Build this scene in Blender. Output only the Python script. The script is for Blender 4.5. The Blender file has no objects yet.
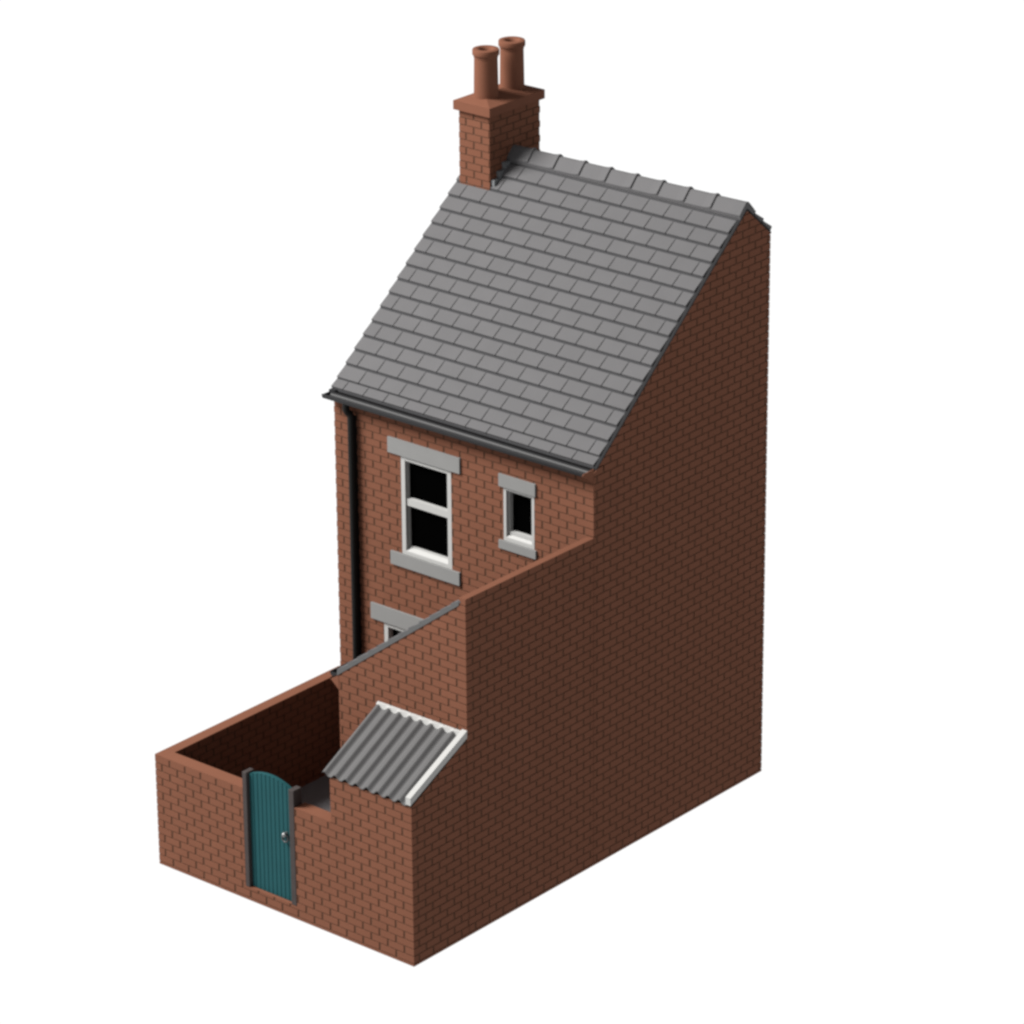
import bpy, bmesh, math, random
from mathutils import Matrix, Vector
random.seed(4)
sc = bpy.context.scene
C = sc.collection

# ---------------------------------------------------------------- camera
cam_data = bpy.data.cameras.new('camera')
cam = bpy.data.objects.new('camera', cam_data)
C.objects.link(cam)
Rt = Vector((0.76495428, 0.64404729, -0.0069306))
Dn = Vector((0.24168644, -0.2969991, -0.92378526))
Fw = Vector((-0.59701977, 0.70497846, -0.38284823))
m = Matrix((Rt, -Dn, -Fw)).transposed().to_4x4()
m.translation = Vector((32.63099749, -36.4865552, 26.65384771))
cam.matrix_world = m
cam_data.sensor_width = 36
cam_data.lens = 36 * 4250.7326 / 1024
cam_data.clip_start = 1
cam_data.clip_end = 400
sc.camera = cam

# ---------------------------------------------------------------- studio: white floor and sweep all round, dim above
world = bpy.data.worlds.new('World')
sc.world = world
world.use_nodes = True
nt = world.node_tree
bg = nt.nodes['Background']
tc = nt.nodes.new('ShaderNodeTexCoord')
sep = nt.nodes.new('ShaderNodeSeparateXYZ')
mr = nt.nodes.new('ShaderNodeMapRange')
nt.links.new(tc.outputs['Generated'], sep.inputs[0])
nt.links.new(sep.outputs['Z'], mr.inputs['Value'])
mr.inputs['From Min'].default_value = -0.12
mr.inputs['From Max'].default_value = 0.12
mr.inputs['To Min'].default_value = 1.03
mr.inputs['To Max'].default_value = 0.36
bg.inputs['Color'].default_value = (1, 1, 1, 1)
nt.links.new(mr.outputs[0], bg.inputs['Strength'])

def softbox(loc, target, size, power):
    l = bpy.data.lights.new('softbox', 'AREA')
    l.shape = 'DISK'; l.size = size; l.energy = power
    l.color = (1.0, 0.985, 0.96)
    o = bpy.data.objects.new('softbox', l)
    C.objects.link(o)
    o.location = loc
    o.rotation_euler = (Vector(target) - Vector(loc)).to_track_quat('-Z', 'Y').to_euler()
ctr = Vector((-2.3, 3.5, 3.5))
KEY = Vector((-0.66, -0.61, 0.90)).normalized()
softbox(ctr + KEY * 60, ctr, 30, 112000)

sc.view_settings.view_transform = 'Standard'
sc.view_settings.look = 'None'
sc.view_settings.exposure = 0
sc.view_settings.gamma = 1
sc.render.engine = 'CYCLES'
sc.cycles.filter_width = 2.8

# ---------------------------------------------------------------- materials
def mat(name, col, rough=0.8, spec=0.2, var=0.06, nscale=6.0, bump=0.0, bscale=60.0, metal=0.0, island=0.0):
    mt = bpy.data.materials.new(name)
    mt.use_nodes = True
    n = mt.node_tree
    b = n.nodes['Principled BSDF']
    b.inputs['Roughness'].default_value = rough
    b.inputs['Specular IOR Level'].default_value = spec
    b.inputs['Metallic'].default_value = metal
    t = n.nodes.new('ShaderNodeTexCoord')
    nz = n.nodes.new('ShaderNodeTexNoise')
    nz.inputs['Scale'].default_value = nscale
    nz.inputs['Detail'].default_value = 3
    n.links.new(t.outputs['Object'], nz.inputs['Vector'])
    r = n.nodes.new('ShaderNodeMapRange')
    r.inputs['From Min'].default_value = 0.3
    r.inputs['From Max'].default_value = 0.7
    r.inputs['To Min'].default_value = 1 - var
    r.inputs['To Max'].default_value = 1 + var
    n.links.new(nz.outputs['Fac'], r.inputs['Value'])
    val = r.outputs[0]
    if island:
        g = n.nodes.new('ShaderNodeNewGeometry')
        r2 = n.nodes.new('ShaderNodeMapRange')
        r2.inputs['To Min'].default_value = 1 - island
        r2.inputs['To Max'].default_value = 1 + island
        n.links.new(g.outputs['Random Per Island'], r2.inputs['Value'])
        mu = n.nodes.new('ShaderNodeMath'); mu.operation = 'MULTIPLY'
        n.links.new(val, mu.inputs[0]); n.links.new(r2.outputs[0], mu.inputs[1])
        val = mu.outputs[0]
    vm = n.nodes.new('ShaderNodeVectorMath'); vm.operation = 'SCALE'
    vm.inputs[0].default_value = col
    n.links.new(val, vm.inputs['Scale'])
    n.links.new(vm.outputs[0], b.inputs['Base Color'])
    if bump:
        n2 = n.nodes.new('ShaderNodeTexNoise')
        n2.inputs['Scale'].default_value = bscale
        n.links.new(t.outputs['Object'], n2.inputs['Vector'])
        bp = n.nodes.new('ShaderNodeBump')
        bp.inputs['Strength'].default_value = bump
        bp.inputs['Distance'].default_value = 0.01
        n.links.new(n2.outputs['Fac'], bp.inputs['Height'])
        n.links.new(bp.outputs[0], b.inputs['Normal'])
    return mt

M = {
 'brick':   mat('brick',   (0.126, 0.0528, 0.0328), 0.9, 0.02, 0.03, 2.0, 0.15, 40, island=0.02),
 'mortar':  mat('mortar',  (0.074, 0.0395, 0.0260), 0.95, 0.0, 0.03),
 'terra':   mat('terracotta', (0.124, 0.0505, 0.0310), 0.85, 0.05, 0.03, 5),
 'slate':   mat('slate',   (0.0715, 0.0700, 0.0725), 0.75, 0.2, 0.03, 3, 0.1, 30, island=0.02),
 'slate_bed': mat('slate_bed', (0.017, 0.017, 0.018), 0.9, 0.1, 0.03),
 'course_shade': mat('course_shade', (0.034, 0.034, 0.036), 0.9, 0.1, 0.03),  # roof bed colour with the shade under each slate course painted in
 'verge':   mat('verge_mortar', (0.072, 0.073, 0.074), 0.85, 0.1, 0.03),
 'stone':   mat('stone',   (0.154, 0.154, 0.152), 0.85, 0.1, 0.02, 4),
 'white':   mat('white_paint', (0.285, 0.284, 0.278), 0.6, 0.25, 0.01, 4),
 'glass':   mat('dark_glass', (0.0006, 0.0006, 0.0006), 1.0, 0.0, 0.0),
 'gutter':  mat('gutter_plastic', (0.013, 0.013, 0.014), 0.5, 0.2, 0.02),
 'pipe':    mat('pipe_plastic', (0.006, 0.006, 0.0058), 0.7, 0.12, 0.02),
 'lead':    mat('lead',    (0.115, 0.12, 0.125), 0.6, 0.3, 0.05, 10),
 'tin':     mat('corrugated_metal', (0.061, 0.060, 0.061), 0.6, 0.25, 0.04, 4),
 'teal':    mat('teal_paint', (0.0060, 0.047, 0.053), 0.7, 0.15, 0.04, 3),
 'post':    mat('weathered_timber', (0.038, 0.032, 0.031), 0.85, 0.1, 0.06, 8),
 'steel':   mat('steel',   (0.2, 0.2, 0.2), 0.45, 0.5, 0.02, metal=0.8),
 'iron':    mat('dark_iron', (0.03, 0.03, 0.032), 0.5, 0.4, 0.02),
 'floor':   mat('concrete', (0.13, 0.125, 0.13), 0.9, 0.1, 0.05, 3),
 'soot':    mat('soot',    (0.02, 0.010, 0.007), 0.95, 0.0, 0.05),
}

# ---------------------------------------------------------------- helpers
def obj(name, bm, mats, parent=None, smooth=False):
    me = bpy.data.meshes.new(name)
    bmesh.ops.recalc_face_normals(bm, faces=bm.faces[:])
    bm.to_mesh(me); bm.free()
    for k in (mats if isinstance(mats, (list, tuple)) else [mats]):
        me.materials.append(M[k])
    o = bpy.data.objects.new(name, me)
    C.objects.link(o)
    if smooth:
        for p in me.polygons: p.use_smooth = True
        try: me.set_sharp_from_angle(angle=math.radians(40))
        except Exception: pass
    if parent is not None:
        o.parent = parent
        o.matrix_parent_inverse = parent.matrix_basis.inverted()
    return o

def thing(name, label, cat, loc):
    o = bpy.data.objects.new(name, None)
    C.objects.link(o); o.location = loc
    o['label'] = label; o['category'] = cat
    return o

def face(bm, pts, mi=0):
    f = bm.faces.new([bm.verts.new(p) for p in pts]); f.material_index = mi
    return f

def prism(bm, poly, axis, a, b, mi=0):
    """poly: list of (s,t); axis 0 -> (y,z) extruded in x; 1 -> (x,z) in y; 2 -> (x,y) in z"""
    def P(s, t, w):
        return (w, s, t) if axis == 0 else ((s, w, t) if axis == 1 else (s, t, w))
    va = [bm.verts.new(P(s, t, a)) for s, t in poly]
    vb = [bm.verts.new(P(s, t, b)) for s, t in poly]
    fs = [bm.faces.new(va), bm.faces.new(vb)]
    n = len(poly)
    for i in range(n):
        fs.append(bm.faces.new([va[i], va[(i+1) % n], vb[(i+1) % n], vb[i]]))
    for f in fs: f.material_index = mi

def box(bm, x0, x1, y0, y1, z0, z1, mi=0):
    prism(bm, [(x0, y0), (x1, y0), (x1, y1), (x0, y1)], 2, z0, z1, mi)

def clip(poly, region):
    """Sutherland-Hodgman, region convex counter-clockwise"""
    out = poly
    n = len(region)
    for i in range(n):
        ax, ay = region[i]; bx, by = region[(i+1) % n]
        def side(p): return (bx-ax)*(p[1]-ay) - (by-ay)*(p[0]-ax)
        res = []
        for j in range(len(out)):
            p, q = out[j], out[(j+1) % len(out)]
            sp, sq = side(p), side(q)
            if sp >= 0: res.append(p)
            if (sp > 0 and sq < 0) or (sp < 0 and sq > 0):
                t = sp/(sp-sq)
                res.append((p[0]+t*(q[0]-p[0]), p[1]+t*(q[1]-p[1])))
        out = res
        if len(out) < 3: return []
    # drop doubles
    cl = []
    for p in out:
        if not cl or (abs(p[0]-cl[-1][0]) + abs(p[1]-cl[-1][1])) > 1e-6: cl.append(p)
    if len(cl) > 2 and abs(cl[0][0]-cl[-1][0]) + abs(cl[0][1]-cl[-1][1]) < 1e-6: cl.pop()
    if len(cl) < 3: return []
    a = sum(cl[i][0]*cl[(i+1) % len(cl)][1]-cl[(i+1) % len(cl)][0]*cl[i][1] for i in range(len(cl)))/2
    return cl if abs(a) > 2e-5 else []

RC = 0.10713          # course height
BL = 0.2900           # brick length
GAP = 0.0155            # bed joint
VGAP = 0.032           # cross joint
REL = 0.0075          # how far the bricks stand out of the joints
def bricks(bm, axis, plane, sgn, regions, off_even, L=BL, rc=RC, mi=0, zoff=0.0, keep=None):
    """raised bricks on the plane; regions are convex ccw polygons in (s,z)"""
    for reg in regions:
        s0 = min(p[0] for p in reg); s1 = max(p[0] for p in reg)
        z0 = min(p[1] for p in reg); z1 = max(p[1] for p in reg)
        for r in range(int(math.floor((z0-zoff)/rc)), int(math.ceil((z1-zoff)/rc))+1):
            off = off_even + (0 if r % 2 == 0 else L/2)
            k0 = int(math.floor((s0-off)/L))-1; k1 = int(math.ceil((s1-off)/L))+1
            for k in range(k0, k1):
                a = off+k*L+VGAP/2; b = off+(k+1)*L-VGAP/2
                if keep and not keep((a+b)/2): continue
                if axis == 1 and abs(s1) < 1e-6:      # bricks that end at the party corner run right to it
                    if a > -0.035: continue
                    if -0.045 < b < 0: b = 0.001
                lo = zoff+r*rc+GAP; hi = zoff+(r+1)*rc
                pl = clip([(a, lo), (b, lo), (b, hi), (a, hi)], reg)
                if not pl: continue
                def P(s, t, w): return (w, s, t) if axis == 0 else (s, w, t)
                top = [bm.verts.new(P(s, t, plane)) for s, t in pl]
                bot = [bm.verts.new(P(s, t, plane - sgn*REL)) for s, t in pl]
                f = bm.faces.new(top); f.material_index = mi
                n = len(pl)
                for i in range(n):
                    f = bm.faces.new([top[i], top[(i+1) % n], bot[(i+1) % n], bot[i]]); f.material_index = mi

def rect(a, b, c, d): return [(a, c), (b, c), (b, d), (a, d)]

def tube(bm, pts, r, n=16, mi=0):
    pts = [Vector(p) for p in pts]
    rings = []
    for i, p in enumerate(pts):
        d = (pts[min(i+1, len(pts)-1)] - pts[max(i-1, 0)]).normalized()
        u = d.orthogonal().normalized() if i == 0 else (prev - d*prev.dot(d)).normalized()
        prev = u; v = d.cross(u)
        rings.append([bm.verts.new(p + r*(math.cos(2*math.pi*k/n)*u + math.sin(2*math.pi*k/n)*v)) for k in range(n)])
    for a, b in zip(rings, rings[1:]):
        for k in range(n):
            bm.faces.new([a[k], a[(k+1) % n], b[(k+1) % n], b[k]]).material_index = mi
    bm.faces.new(rings[0]); bm.faces.new(rings[-1])

def lathe(bm, cx, cy, prof, n=48, mi=0):
    rings = [[bm.verts.new((cx+r*math.cos(2*math.pi*k/n), cy+r*math.sin(2*math.pi*k/n), z)) for k in range(n)] for r, z in prof]
    for a, b in zip(rings, rings[1:]):
        for k in range(n):
            bm.faces.new([a[k], a[(k+1) % n], b[(k+1) % n], b[k]]).material_index = mi
    bm.faces.new(rings[-1]).material_index = mi

# ---------------------------------------------------------------- dimensions
W = 4.615; D = 7.516; YH = 3.708; YO = 1.107
H1 = RC*15
YR = 6.971; SL = 0.8605; ZE = 5.787; YE = 3.712
def roof_z(y): return ZE + SL*(y-YE) if y <= YR else ZE + SL*(YR-YE) - SL*(y-YR)
TH = 0.062
ZFLOOR = 0.158
HO = 4.812
XO = -2.24            # left face of the rear extension
XP = -0.106           # inner face of its parapet
SX = -1.415           # left face of the shed
OE = -0.305           # brick phase of walls that face the yard
OG = 0.1075           # brick phase of the party wall

# ================================================================ THE HOUSE
house = thing('terraced_house', 'tall narrow red brick house with steep slate roof and two chimney pots', 'house', (-2.3, 5.6, 0))

wins = [  # x0,x1,z0,z1
 dict(x0=-3.397, x1=-2.487, z0=3.69, z1=5.15, lin=(-3.612, -2.312, 5.15, 5.378), sill=(-3.590, -2.336, 3.497, 3.69), kind='sash', label='tall two pane sash window with white frame'),
 dict(x0=-1.560, x1=-1.020, z0=4.378, z1=5.158, lin=(-1.622, -0.985, 5.158, 5.338), sill=(-1.625, -0.975, 4.258, 4.378), kind='small', label='small single pane window with white frame'),
 dict(x0=-3.764, x1=-2.860, z0=1.12, z1=2.56, lin=(-3.985, -2.640, 2.56, 2.80), sill=(-3.985, -2.640, 0.93, 1.12), kind='sash', label='ground floor window mostly hidden behind the rear extension'),
]
wall_bm = bmesh.new()
# main block behind the front skin
prism(wall_bm, [(YH+0.22, 0), (D-REL, 0), (D-REL, roof_z(D)-TH), (YR, roof_z(YR)-TH), (YH+0.22, roof_z(YH+0.22)-TH)], 0, -W+REL, -REL, 1)
# front skin split in columns round the windows
xs = sorted({-W+REL, -REL, *[w['x0'] for w in wins], *[w['x1'] for w in wins]})
ztop = roof_z(YH)-TH
regs = []
for a, b in zip(xs, xs[1:]):
    mid = (a+b)/2
    cuts = sorted([(w['z0'], w['z1']) for w in wins if w['x0'] < mid < w['x1']])
    z = 0
    for c0, c1 in cuts + [(ztop, None)]:
        prism(wall_bm, rect(a, b, z, c0), 1, YH+REL, YH+0.22, 1)
        ra = -W if a == xs[0] else a
        rb = 0.0 if b == xs[-1] else b
        regs.append(rect(ra, rb, z, c0)); z = c1
bricks(wall_bm, 1, YH, -1, regs, -0.3035, L=0.2880)
# party wall, main part
gm = [(YH+REL, 0), (D, 0), (D, roof_z(D)-TH), (YR, roof_z(YR)-TH), (YH+REL, roof_z(YH+REL)-TH)]
ZR = RC*44
bricks(wall_bm, 0, 0.0, 1, [[(YH+REL, ZR), (D, ZR), (D, roof_z(D)-TH), (YR, roof_z(YR)-TH), (YH+REL, roof_z(YH+REL)-TH)]], OG, L=0.2825)
bricks(wall_bm, 0, 0.0, 1, [rect(YH-0.3, D, 0, ZR)], OG, L=0.2825, keep=lambda c: c > YH)
bricks(wall_bm, 0, -W, -1, [gm], OG, L=0.2825)
bricks(wall_bm, 1, D, 1, [rect(-W+REL, -REL, 0, roof_z(D)-TH)], OE)
# kneeler under the eaves at the party wall
prism(wall_bm, [(YH+REL, 5.612), (YH+REL, 5.80), (3.50, 5.79), (3.485, 5.775), (3.485, 5.760)], 0, -0.012, 0.0, 0)
box(wall_bm, -W, 0.0, YH+REL, D, -0.034, -0.0005, 0)
obj('wall', wall_bm, ['brick', 'mortar'], house)

# rear extension walls
ESL = 0.747
def ext_z(x): return 4.797 + ESL*(x-XP)        # top of its slates
e = bmesh.new()
ET = 0.092
yi = YH+REL
fr = [(XO, 0), (XP, 0), (XP, ext_z(XP)-ET), (XO, ext_z(XO)-ET)]
prism(e, [(XO+REL, 0), (XP, 0), (XP, ext_z(XP)-ET-.002), (XO+REL, ext_z(XO+REL)-ET-.002)], 1, YO+REL, yi, 1)
prism(e, rect(XP, -0.021, 0, HO), 1, YO+REL, yi, 1)
prism(e, rect(-0.0208, -REL, 0, HO), 1, YO+REL+.0005, yi, 1)
bricks(e, 1, YO, -1, [fr, rect(XP, 0, 0, HO)], OE)
ZS = RC*26
bricks(e, 0, 0.0, 1, [rect(YO-0.3, YH+0.3, 0, ZS)], OG, L=0.2825, keep=lambda c: YO < c <= YH)
bricks(e, 0, 0.0, 1, [rect(YO+REL, YH+0.3, ZS, RC*44)], OG, L=0.2825, keep=lambda c: c <= YH)
bricks(e, 0, 0.0, 1, [rect(YO+REL, YH+REL, RC*44, HO)], OG, L=0.2825)
bricks(e, 0, XO, -1, [rect(YO+REL, yi, 0, ext_z(XO)-ET)], OG, L=0.2825)
# kneeler under its left gutter
prism(e, [(XO+REL, 2.885), (XO+REL, ext_z(XO)-ET), (-2.40, ext_z(-2.40)-ET+.012), (-2.40, 3.025)], 1, YO, YO+0.04, 0)
prism(e, rect(XP-0.001, 0.0, HO, HO+0.004), 1, YO, yi-.002, 0)      # smooth top of the parapet
box(e, XO, 0.0, YO, YH+REL-.001, -0.034, -0.0005, 0)
obj('extension_wall', e, ['brick', 'mortar'], house)

# ---- slates
def slates(bm, o, ux, us, un, width, length, pitch, swid, joint0, joint1, lift, th, x_gap=0.015, mi=0, n0=0, first_cut=0.0):
    """courses of raised slates. o origin at the eave, ux along, us up-slope, un normal. joints measured from o along ux."""
    k = 0; s = 0.0
    while s < length-1e-4:
        p = pitch if k else pitch-first_cut
        s1 = min(s+p+0.012, length)
        j = (joint0 if k % 2 == 0 else joint1)
        cuts = [0.0]
        q = j
        while q < width-0.1:
            if q > 0.06: cuts.append(q)
            q += swid
        cuts.append(width)
        for a, b in zip(cuts, cuts[1:]):
            a2 = a + (x_gap/2 if a > 0 else 0); b2 = b - (x_gap/2 if b < width else 0)
            # a slate: thick at its lower end, sinking under the next course at the upper end
            lo, hi = lift, 0.006
            A = [o+ux*a2+us*s+un*lo, o+ux*b2+us*s+un*lo, o+ux*b2+us*s1+un*hi, o+ux*a2+us*s1+un*hi]
            B = [v-un*(lo+th)-us*(lo+th)*0.25 for v in A[:2]] + [v-un*(hi+th) for v in A[2:]]
            va = [bm.verts.new(v) for v in A]; vb = [bm.verts.new(v) for v in B]
            fs = [bm.faces.new(va)]
            for i in range(4):
                fs.append(bm.faces.new([va[i], va[(i+1) % 4], vb[(i+1) % 4], vb[i]]))
            for f in fs: f.material_index = mi
        s += p; k += 1

XL = -4.708          # left edge of the slates
r = bmesh.new()
cs = 1/math.sqrt(1+SL*SL)
us = Vector((0, cs, cs*SL)); un = Vector((0, -cs*SL, cs))
ln = (YR-YE)/cs
LIFT = 0.040
EC = 0.050
base = Vector((XL, YE+EC, ZE+SL*EC)) - un*LIFT
slates(r, base, Vector((1, 0, 0)), us, un, -XL-0.052, ln-EC/cs, 0.183/cs, 0.37, (-0.42-XL) % 0.37, (-0.235-XL) % 0.37, LIFT, 0.006, first_cut=(0.012+EC)/cs)
us2 = Vector((0, -cs, cs*SL)); un2 = Vector((0, cs*SL, cs))
ye2 = D+0.01
base2 = Vector((XL, ye2, roof_z(ye2)+0.030)) - un2*LIFT*0.6
slates(r, base2, Vector((1, 0, 0)), us2, un2, -XL+0.004, (ye2-YR)/cs, 0.183/cs, 0.37, 0.1, 0.285, LIFT, 0.02)
obj_roof = None
# roof bed between the slates and the brickwork
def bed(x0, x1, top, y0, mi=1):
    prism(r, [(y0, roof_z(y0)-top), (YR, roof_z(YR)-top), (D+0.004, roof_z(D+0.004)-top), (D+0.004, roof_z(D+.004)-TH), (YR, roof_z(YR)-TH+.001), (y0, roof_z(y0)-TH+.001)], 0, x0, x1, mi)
bed(XL+0.008, -0.053, 0.037, YE+EC+0.004, 2)  # covers the slates' upper ends, showing as a painted shade band per course
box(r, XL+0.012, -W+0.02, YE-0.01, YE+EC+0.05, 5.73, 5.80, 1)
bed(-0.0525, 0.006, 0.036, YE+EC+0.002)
roof = obj('roof', r, ['slate', 'slate_bed', 'course_shade'], house)

# ridge tiles
prof = [(-0.162, -0.158), (-0.150, -0.142), (-0.05, -0.034), (-0.025, -0.011), (0, -0.004), (0.025, -0.011), (0.05, -0.034), (0.150, -0.142), (0.162, -0.158)]
x = -0.492-0.4585*7
ed = [-4.12] + [x+0.4585*i for i in range(8)] + [0.006]
for a, b in zip(ed, ed[1:]):
    if b-a < 0.1: continue
    t = bmesh.new()
    secs = [(a, 0.0), (b-0.14, 0.004), (b-0.06, 0.012), (b-0.015, 0.026), (b-.001, 0.024)] if b < 0 else [(a, 0.0), (b-0.05, 0.008), (b, 0.012)]
    rings = []
    for xx, up in secs:
        rg = [t.verts.new((xx, YR+py*(1+up*1.5), roof_z(YR)+0.052+pz+up*1.1)) for py, pz in prof]
        rg += [t.verts.new((xx, YR+0.150, roof_z(YR+0.150)-0.035)), t.verts.new((xx, YR, roof_z(YR)-0.07)), t.verts.new((xx, YR-0.150, roof_z(YR-0.150)-0.035))]
        rings.append(rg)
    N_ = len(rings[0])
    for ra, rb in zip(rings, rings[1:]):
        for i in range(N_):
            t.faces.new([ra[i], ra[(i+1) % N_], rb[(i+1) % N_], rb[i]])
    t.faces.new(rings[0]); t.faces.new(rings[-1])
    obj('ridge_tile', t, 'slate', roof)

# extension roof
er = bmesh.new()
ce = 1/math.sqrt(1+ESL*ESL)
eus = Vector((ce, 0, ce*ESL)); eun = Vector((-ce*ESL, 0, ce))
XEL = -2.262
eb = Vector((XEL, YO-0.004, ext_z(XEL))) - eun*0.03
slates(er, eb, Vector((0, 1, 0)), eus, eun, YH-YO+0.004, (XP-XEL)/ce, 0.183/ce, 0.37, 0.2, 0.385-0.37, 0.034, 0.02)
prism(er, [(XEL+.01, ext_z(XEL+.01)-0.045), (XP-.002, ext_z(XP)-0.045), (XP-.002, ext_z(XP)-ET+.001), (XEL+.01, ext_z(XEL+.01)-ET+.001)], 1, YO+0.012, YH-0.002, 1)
eroof = obj('extension_roof', er, ['slate', 'slate_bed', 'course_shade'], house)
vb = bmesh.new()
prism(vb, [(XEL, ext_z(XEL)-0.028), (XP-.002, ext_z(XP)-0.028), (XP-.002, ext_z(XP)-ET), (XEL, ext_z(XEL)-ET)], 1, YO-0.007, YO+0.011)
obj('verge_board', vb, 'verge', eroof)

# ---- gutters (half round channels with rolled lips)
def gutter(p0, p1, side, r=0.092, drop=0.9):
    """channel from p0 to p1 (its centre line at lip height); side = horizontal unit vector pointing outwards"""
    bm = bmesh.new()
    p0 = Vector(p0); p1 = Vector(p1); s = Vector(side)
    d = (p1-p0).normalized()
    n = 14
    outer = []; inner = []
    for i in range(n+1):
        a = math.pi*i/n
        outer.append((math.cos(a)*r, -math.sin(a)*r*drop))
        inner.append((math.cos(a)*(r-0.014), -math.sin(a)*(r-0.014)*drop))
    # rolled outer lip
    face_ = [(r*0.55, -r*0.80), (r*0.86, -r*0.66), (r*0.93, -r*0.52), (r*0.93, -r*0.40), (r*1.03, -r*0.25), (r*1.06, 0.0), (r*1.02, 0.008)]
    loop = [(r-0.014, 0.006)] + inner + [(-(r-0.014), 0.008), (-r, 0.008)] + outer[::-1][:9] + face_
    A = [bm.verts.new(p0 + s*u + Vector((0, 0, v))) for u, v in loop]
    B = [bm.verts.new(p1 + s*u + Vector((0, 0, v))) for u, v in loop]
    for i in range(len(loop)):
        j = (i+1) % len(loop)
        bm.faces.new([A[i], A[j], B[j], B[i]])
    bm.faces.new(A); bm.faces.new(B)
    # stop ends
    for q, e_ in ((p0, d), (p1, -d)):
        for off in (0.0,):
            a_ = [bm.verts.new(q + e_*0.002 + s*u + Vector((0, 0, v))) for u, v in inner]
            b_ = [bm.verts.new(q + e_*0.012 + s*u + Vector((0, 0, v))) for u, v in inner]
            bm.faces.new(a_); bm.faces.new(b_)
            for i in range(len(inner)-1):
                bm.faces.new([a_[i], a_[i+1], b_[i+1], b_[i]])
            bm.faces.new([a_[0], a_[-1], b_[-1], b_[0]])
    return bm
obj('gutter', gutter((-4.665, YH-0.10, 5.785), (-0.014, YH-0.10, 5.785), (0, -1, 0), r=0.084, drop=0.72), 'gutter', house, smooth=True)
obj('gutter', gutter((-2.332, YO+0.012, 3.108), (-2.332, YH-0.01, 3.108), (-1, 0, 0), r=0.068), 'gutter', house, smooth=True)

# ---- downpipe with swan neck, fixed close to the wall
dp = bmesh.new()
px, py = -4.245, YH-0.105
tube(dp, [(px-0.030, py-0.02, 5.72), (px-0.030, py-0.02, 5.635), (px-0.02, py-.01, 5.60), (px+.006, py+0.025, 5.565), (px+.012, py+0.03, 5.53), (px+.012, py+0.03, 5.40), (px+.012, py+0.03, ZFLOOR)], 0.049, 20)
box(dp, px-0.020, px+0.045, py+0.03, YH+0.004, ZFLOOR, 5.525)
pipe = obj('downpipe', dp, 'pipe', house, smooth=True)

# ---- windows
def frame_ring(a, b, c_, d_, ya_, yb_, tl, tr, tb, tt):
    q = bmesh.new()
    o_ = [(a, c_), (b, c_), (b, d_), (a, d_)]; i_ = [(a+tl, c_+tb), (b-tr, c_+tb), (b-tr, d_-tt), (a+tl, d_-tt)]
    V = [[q.verts.new((s_, y_, t_)) for s_, t_ in L_] for y_ in (ya_, yb_) for L_ in (o_, i_)]
    for k in range(4):
        k2 = (k+1) % 4
        q.faces.new([V[0][k], V[0][k2], V[1][k2], V[1][k]]); q.faces.new([V[2][k], V[2][k2], V[3][k2], V[3][k]])
        q.faces.new([V[0][k], V[0][k2], V[2][k2], V[2][k]]); q.faces.new([V[1][k], V[1][k2], V[3][k2], V[3][k]])
    return q
for w in wins:
    wo = bpy.data.objects.new('window', None); C.objects.link(wo)
    wo.location = ((w['x0']+w['x1'])/2, YH, w['z0'])
    wo.parent = house; wo.matrix_parent_inverse = house.matrix_basis.inverted()
    wo['label'] = w['label']
    def sub(name, bm, mt):
        o = obj(name, bm, mt)
        o.parent = wo
        o.matrix_parent_inverse = (house.matrix_basis @ wo.matrix_parent_inverse @ wo.matrix_basis).inverted()
        return o
    x0, x1, z0, z1 = w['x0'], w['x1'], w['z0'], w['z1']
    f = bmesh.new()
    y0, y1 = YH+0.002, YH+0.15
    fw = 0.072 if w['kind'] == 'sash' else 0.046
    x0 += .001; x1 -= .001; z0 += .001; z1 -= .001
    box(f, x0, x0+fw, y0, y1, z0, z1); box(f, x1-fw, x1, y0, y1, z0, z1)
    box(f, x0+fw, x1-fw, y0, y1, z1-fw*0.9, z1)
    # sloping bottom rail
    prism(f, [(y0, z0), (y1, z0), (y1, z0+0.12), (y0+0.06, z0+0.095), (y0, z0+0.055)], 0, x0+fw, x1-fw)
    sub('window_frame', f, 'white')
    ix0, ix1 = x0+fw, x1-fw
    if w['kind'] == 'sash':
        zm = z0 + 0.785 if w is wins[0] else z0+0.72
        sb = bmesh.new()
        box(sb, ix0, ix1, YH+0.022, y1-.002, zm-0.055, zm+0.045)
        sub('meeting_rail', sb, 'white')
        za, zb_ = zm+0.045, z1-fw*0.9
        sub('sash', frame_ring(ix0, ix1, za, zb_, YH+0.05, YH+0.12, 0.014, 0.014, 0.006, 0.012), 'white')
        sub('sash', frame_ring(ix0, ix1, z0+0.1, zm-0.055, YH+0.07, YH+0.12, 0.014, 0.014, 0.012, 0.006), 'white')
        p = bmesh.new(); box(p, ix0+.01, ix1-.01, YH+0.085, YH+0.091, za, zb_-.006); sub('pane', p, 'glass')
        p = bmesh.new(); box(p, ix0+.01, ix1-.01, YH+0.097, YH+0.103, z0+0.106, zm-0.056); sub('pane', p, 'glass')
    else:
        zz0, zz1 = z0+0.09, z1-fw*0.9
        sub('sash', frame_ring(ix0, ix1, zz0, zz1, YH+0.045, YH+0.14, 0.03, 0.02, 0.045, 0.03), 'white')
        p = bmesh.new(); box(p, ix0+.02, ix1-.01, YH+0.11, YH+0.116, zz0+.03, zz1-0.02); sub('pane', p, 'glass')
    l = bmesh.new(); a = w['lin']; box(l, a[0], a[1], YH-0.028, YH+0.02, a[2], a[3]); sub('lintel', l, 'stone')
    l = bmesh.new(); a = w['sill']; box(l, a[0], a[1], YH-0.032, YH+0.02, a[2], a[3]); sub('sill', l, 'stone')

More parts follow.
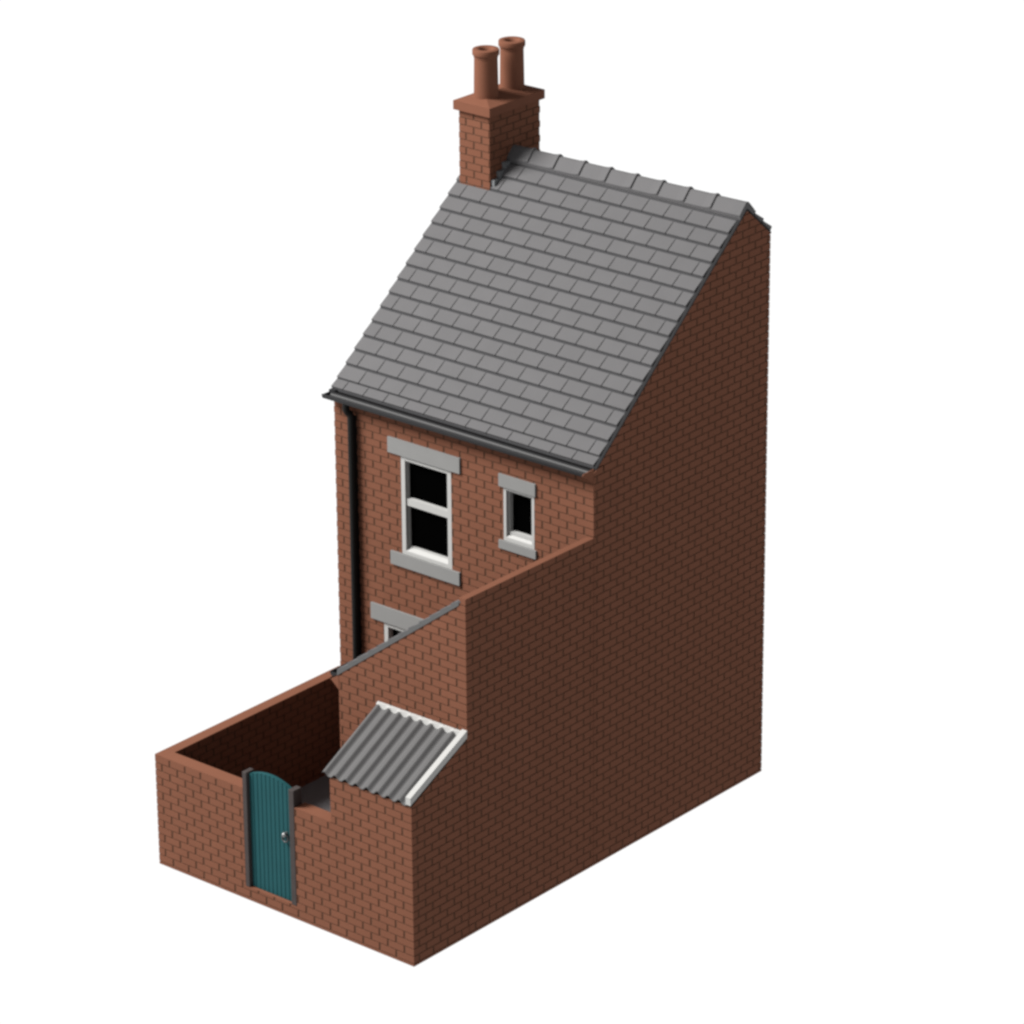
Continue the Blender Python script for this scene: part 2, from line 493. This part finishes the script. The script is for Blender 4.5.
# ---- chimney
CX0, CX1, CY0, CY1 = -4.642, -4.085, 6.441, D+0.03
CZ = 9.185
ch = bmesh.new()
z0c = 7.9
box(ch, CX0+REL, CX1-REL, CY0+REL, CY1-REL, z0c, CZ, 1)
CRC = 0.1062
for ax, pl, sg, rg in ((1, CY0, -1, rect(CX0, CX1, z0c, CZ)), (1, CY1, 1, rect(CX0, CX1, z0c, CZ)), (0, CX1, 1, rect(CY0+REL, CY1-REL, z0c, CZ)), (0, CX0, -1, rect(CY0+REL, CY1-REL, z0c, CZ))):
    bricks(ch, ax, pl, sg, [rg], CX1-0.14 if ax == 1 else CY0+0.1, L=0.283, rc=CRC, zoff=CZ-CRC*20-CRC*0.15)
chim = obj('chimney', ch, ['brick', 'mortar'], house)
cp = bmesh.new()
ov = 0.062
a0, a1, b0, b1 = CX0-ov+.015, CX1+ov, CY0-ov, CY1+0.03
cz0, cz1 = CZ-0.004, CZ+0.125
box(cp, a0, a1, b0, b1, cz0, cz1)
# flaunching that slopes up to a low ridge
cxm = (a0+a1)/2; rise = 0.085; ins = 0.30
v = [cp.verts.new(q) for q in ((a0, b0, cz1+.001), (a1, b0, cz1+.001), (a1, b1, cz1+.001), (a0, b1, cz1+.001), (cxm, b0+ins, cz1+rise), (cxm, b1-ins, cz1+rise))]
for idx in ((0, 1, 4), (1, 2, 5, 4), (2, 3, 5), (3, 0, 4, 5)): cp.faces.new([v[i] for i in idx])
def sub2(name, bm, mt, smooth=False):
    return obj(name, bm, mt, chim, smooth)
chim_inv = True
sub2('chimney_cap', cp, 'terra')
for yy in (6.708, 7.268):
    p = bmesh.new()
    zb = cz1+0.02; zt = 10.045
    prof = [(0.180, zb), (0.173, zb+0.08), (0.170, zb+0.3), (0.166, zt-0.17), (0.165, zt-0.130), (0.171, zt-0.125), (0.171, zt-0.100), (0.174, zt-0.094), (0.186, zt-0.088), (0.190, zt-0.080), (0.190, zt-0.022), (0.184, zt-0.008), (0.150, zt), (0.110, zt-0.002), (0.090, zt-0.02), (0.075, zt-0.05), (0.065, zt-0.30)]
    lathe(p, -4.362, yy, prof)
    sub2('chimney_pot', p, 'terra', True)
# stepped lead flashing where the stack meets the slates
fl = bmesh.new()
for i in range(3):
    y0 = CY0+0.03+i*0.118
    box(fl, CX1-0.004, CX1+0.060, y0, y0+0.116, roof_z(y0)-0.03, roof_z(y0)+0.085)
sub2('flashing', fl, 'lead')

# ================================================================ YARD WALL
GX0, GX1 = -3.005, -2.068      # gate opening
GZ = 0.163                     # brick sill under the gate
WY = 4.638
YT = 0.205; XT = 0.152
yw = bmesh.new()
TOPC = 0.135
def wallbox(x0, x1, y0, y1, z0, z1): box(yw, x0, x1, y0, y1, z0, z1, 1)
wallbox(-WY+REL, GX0, REL, YT-REL, 0, H1)
wallbox(GX1, SX, REL, YT-REL, 0, H1)
wallbox(GX0, GX1, REL, YT-REL, 0, GZ-.002)
wallbox(-WY+REL, -W+XT-REL, YT-REL, YH-.001, 0, H1)
bricks(yw, 1, 0.0, -1, [rect(-WY, GX0, 0, H1), rect(GX0, GX1, 0, GZ), rect(GX1, SX, 0, H1)], OE)
bricks(yw, 1, YT, 1, [rect(-W+XT, GX0, 0, H1), rect(GX1, SX, 0, H1)], OE)
bricks(yw, 0, -WY, -1, [rect(REL, YH, 0, H1)], OG, L=0.2825)
bricks(yw, 0, -W+XT, 1, [rect(YT, YH-.002, 0, H1)], OG, L=0.2825)
# top course: flat brick top with shallow cross joints
def topping(x0, x1, y0, y1, along, step, off):
    if along == 'x':
        k = math.floor((x0-off)/step)
        c = [x0, x1]
        for a, b in zip(c, c[1:]):
            prism(yw, rect(a, b, y0, y1), 2, H1+0.0005, H1+0.020, 0)
    else:
        prism(yw, rect(x0, x1, y0, y1), 2, H1+0.0005, H1+0.020, 0)
topping(-WY, GX0, 0, YT, 'x', BL, OE)
topping(GX1, SX, 0, YT, 'x', BL, OE)
topping(-WY, -W+XT, YT, YH-.002, 'y', BL, OG)
prism(yw, rect(GX0+.001, GX1-.001, 0.001, YT-.001), 2, GZ+.0006, GZ+0.0028, 0)
box(yw, -WY, SX-.001, 0.0, YT, -0.034, -0.0005, 0); box(yw, -WY, -W+XT, YT+.0005, YH, -0.034, -0.0005, 0)
ywo = obj('yard_wall', yw, ['brick', 'mortar'])
ywo['label'] = 'low red brick yard wall with a gap for the teal gate, running back along the far side'
ywo['category'] = 'wall'

fl = bmesh.new()
box(fl, -W+XT-REL-.002, SX+0.05, YT-REL-.002, YH+0.008, 0.0, ZFLOOR)
yf = obj('yard_floor', fl, 'floor')
yf['kind'] = 'structure'

# ================================================================ COAL SHED
shed = thing('coal_shed', 'small brick lean-to shed with corrugated metal roof in the near corner of the yard', 'shed', (-0.7, 0.55, 0))
ZF = 2.275; ZB = 2.83
sl = (ZB-ZF)/YO
s = bmesh.new()
side = [(REL, 0), (YO-.001, 0), (YO-.001, ZB), (REL, ZF)]
side2 = [(REL, 0), (YO+REL, 0), (YO+REL, ZB), (REL, ZF)]
prism(s, side, 0, SX+REL, SX+0.14, 1)
prism(s, side, 0, -0.14, -0.02, 1)
prism(s, side2, 0, -0.02+.0005, -REL, 1)
box(s, SX+0.14, -0.14, REL, 0.15, 0, ZF, 1)
bricks(s, 1, 0.0, -1, [rect(SX, 0, 0, ZF)], OE)
sr = [(REL, 0), (YO+0.3, 0), (YO+0.3, RC*26), (YO*0.9, RC*26), (REL, ZF)]
bricks(s, 0, 0.0, 1, [sr], OG, L=0.2825, keep=lambda c: c <= YO)
bricks(s, 0, SX, -1, [[(YT, 0), (YO-.001, 0), (YO-.001, ZB), (YT, ZF+sl*YT)]], OG, L=0.2825)
box(s, SX, 0.0, 0.0, YO-.001, -0.034, -0.0005, 0)
obj('wall', s, ['brick', 'mortar'], shed)
# corrugated sheet
c = bmesh.new()
PIT = 0.1855; AMP = 0.026
xa, xb = -1.535, -0.070
n = 128
ya, yb = -0.012, YO-0.004
def cz(x, y): return 2.325 + sl2*(y) + AMP*(2*((1+math.cos(2*math.pi*(x+1.50)/PIT))/2)**1.5-1)
sl2 = 0.535
top = []; bot = []
NY = 6
for i in range(n+1):
    xx = xa+(xb-xa)*i/n
    top.append([c.verts.new((xx, ya+(yb-ya)*j/NY, cz(xx, ya+(yb-ya)*j/NY))) for j in range(NY+1)])
    bot.append([c.verts.new((xx, ya+(yb-ya)*j/NY, cz(xx, ya+(yb-ya)*j/NY)-0.012)) for j in range(NY+1)])
for i in range(n):
    for j in range(NY):
        c.faces.new([top[i][j], top[i+1][j], top[i+1][j+1], top[i][j+1]])
        c.faces.new([bot[i][j], bot[i+1][j], bot[i+1][j+1], bot[i][j+1]])
    c.faces.new([top[i][0], top[i+1][0], bot[i+1][0], bot[i][0]])
    c.faces.new([top[i][NY], top[i+1][NY], bot[i+1][NY], bot[i][NY]])
for i in (0, n):
    for j in range(NY):
        c.faces.new([top[i][j], top[i][j+1], bot[i][j+1], bot[i][j]])
obj('corrugated_roof', c, 'tin', shed, smooth=True)
# white bargeboard on the party side
bb = bmesh.new()
def zt(y): return 2.425 + 0.49*y
y_0, y_1 = -0.02, YO-0.002
for (xl, xr, up, dn) in ((-0.078, 0.006, 0.0, 0.105),):
    prism(bb, [(y_0, zt(y_0)-dn), (y_1, zt(y_1)-dn), (y_1, zt(y_1)), (y_0, zt(y_0))], 0, xl, xr)
obj('bargeboard', bb, 'white', shed)
# white flashing along the wall, scalloped over the corrugations
ff = bmesh.new()
N = 96
x0f, x1f = -1.535, -0.0775
up = []; lo = []
for i in range(N+1):
    xx = x0f+(x1f-x0f)*i/N
    yy = YO-0.05
    zl = 2.325+sl2*yy+AMP*(2*((1+math.cos(2*math.pi*(xx+1.50)/PIT))/2)**1.5-1)+0.002
    up.append((ff.verts.new((xx, YO-0.004, 2.938)), ff.verts.new((xx, YO-0.03, 2.93))))
    lo.append((ff.verts.new((xx, yy, zl)), ff.verts.new((xx, YO-0.004, zl-0.03))))
for i in range(N):
    ff.faces.new([up[i][0], up[i+1][0], up[i+1][1], up[i][1]])
    ff.faces.new([up[i][1], up[i+1][1], lo[i+1][0], lo[i][0]])
    ff.faces.new([lo[i][0], lo[i+1][0], lo[i+1][1], lo[i][1]])
for i in (0, N):
    ff.faces.new([up[i][0], up[i][1], lo[i][0], lo[i][1]])
obj('flashing', ff, 'white', shed)

# ================================================================ GATE
gate = thing('yard_gate', 'teal boarded gate with curved top and ring handle set in the front yard wall', 'gate', (-2.53, 0.1, GZ))
for xl, xr, zt_ in ((-3.003, -2.925, 1.872), (-2.165, -2.070, 1.868)):
    p = bmesh.new(); box(p, xl, xr, -0.006, YT-0.05, GZ+0.003, zt_)
    bmesh.ops.bevel(p, geom=p.edges[:], offset=0.006, segments=1, affect='EDGES')
    obj('gate_post', p, 'post', gate)
g = bmesh.new()
gl, gr = -2.924, -2.166
NP = 10
def arch(x):
    u = (x-gl)/(gr-gl)
    return 1.842 + (1.822-1.842)*u + 0.088*4*u*(1-u)
pw = (gr-gl)/NP
yf0 = 0.048
for i in range(NP):
    a, b = gl+i*pw, gl+(i+1)*pw
    pts = []
    K = 6
    a2, b2 = a+0.006, b-0.006
    poly = [(a2, GZ+0.006), (b2, GZ+0.006)] + [(b2+(a2-b2)*k/K, arch(b2+(a2-b2)*k/K)) for k in range(K+1)]
    prism(g, poly, 1, yf0, yf0+0.02, 0)
K = 40
poly = [(gl, GZ+0.006), (gr, GZ+0.006)] + [(gr+(gl-gr)*k/K, arch(gr+(gl-gr)*k/K)-0.002) for k in range(K+1)]
prism(g, poly, 1, yf0+0.0125, yf0+0.065, 0)
leaf = obj('gate_leaf', g, 'teal', gate)
h = bmesh.new()
hx, hz = -2.262, 1.165
# boss and hanging ring
tube(h, [(hx, yf0-0.0, hz), (hx, yf0-0.045, hz)], 0.030, 20)
bmesh.ops.create_uvsphere(h, u_segments=20, v_segments=12, radius=0.034, matrix=Matrix.Translation((hx, yf0-0.05, hz)))
obj('gate_handle', h, 'steel', gate, smooth=True)
h = bmesh.new()
R0 = 0.052
ring = [(hx+R0*math.sin(t), yf0-0.03-0.012*(1-math.cos(t))*0.4, hz-0.055+R0*math.cos(t)) for t in [2*math.pi*k/24 for k in range(25)]]
tube(h, ring, 0.0125, 10)
obj('handle_ring', h, 'iron', gate, smooth=True)
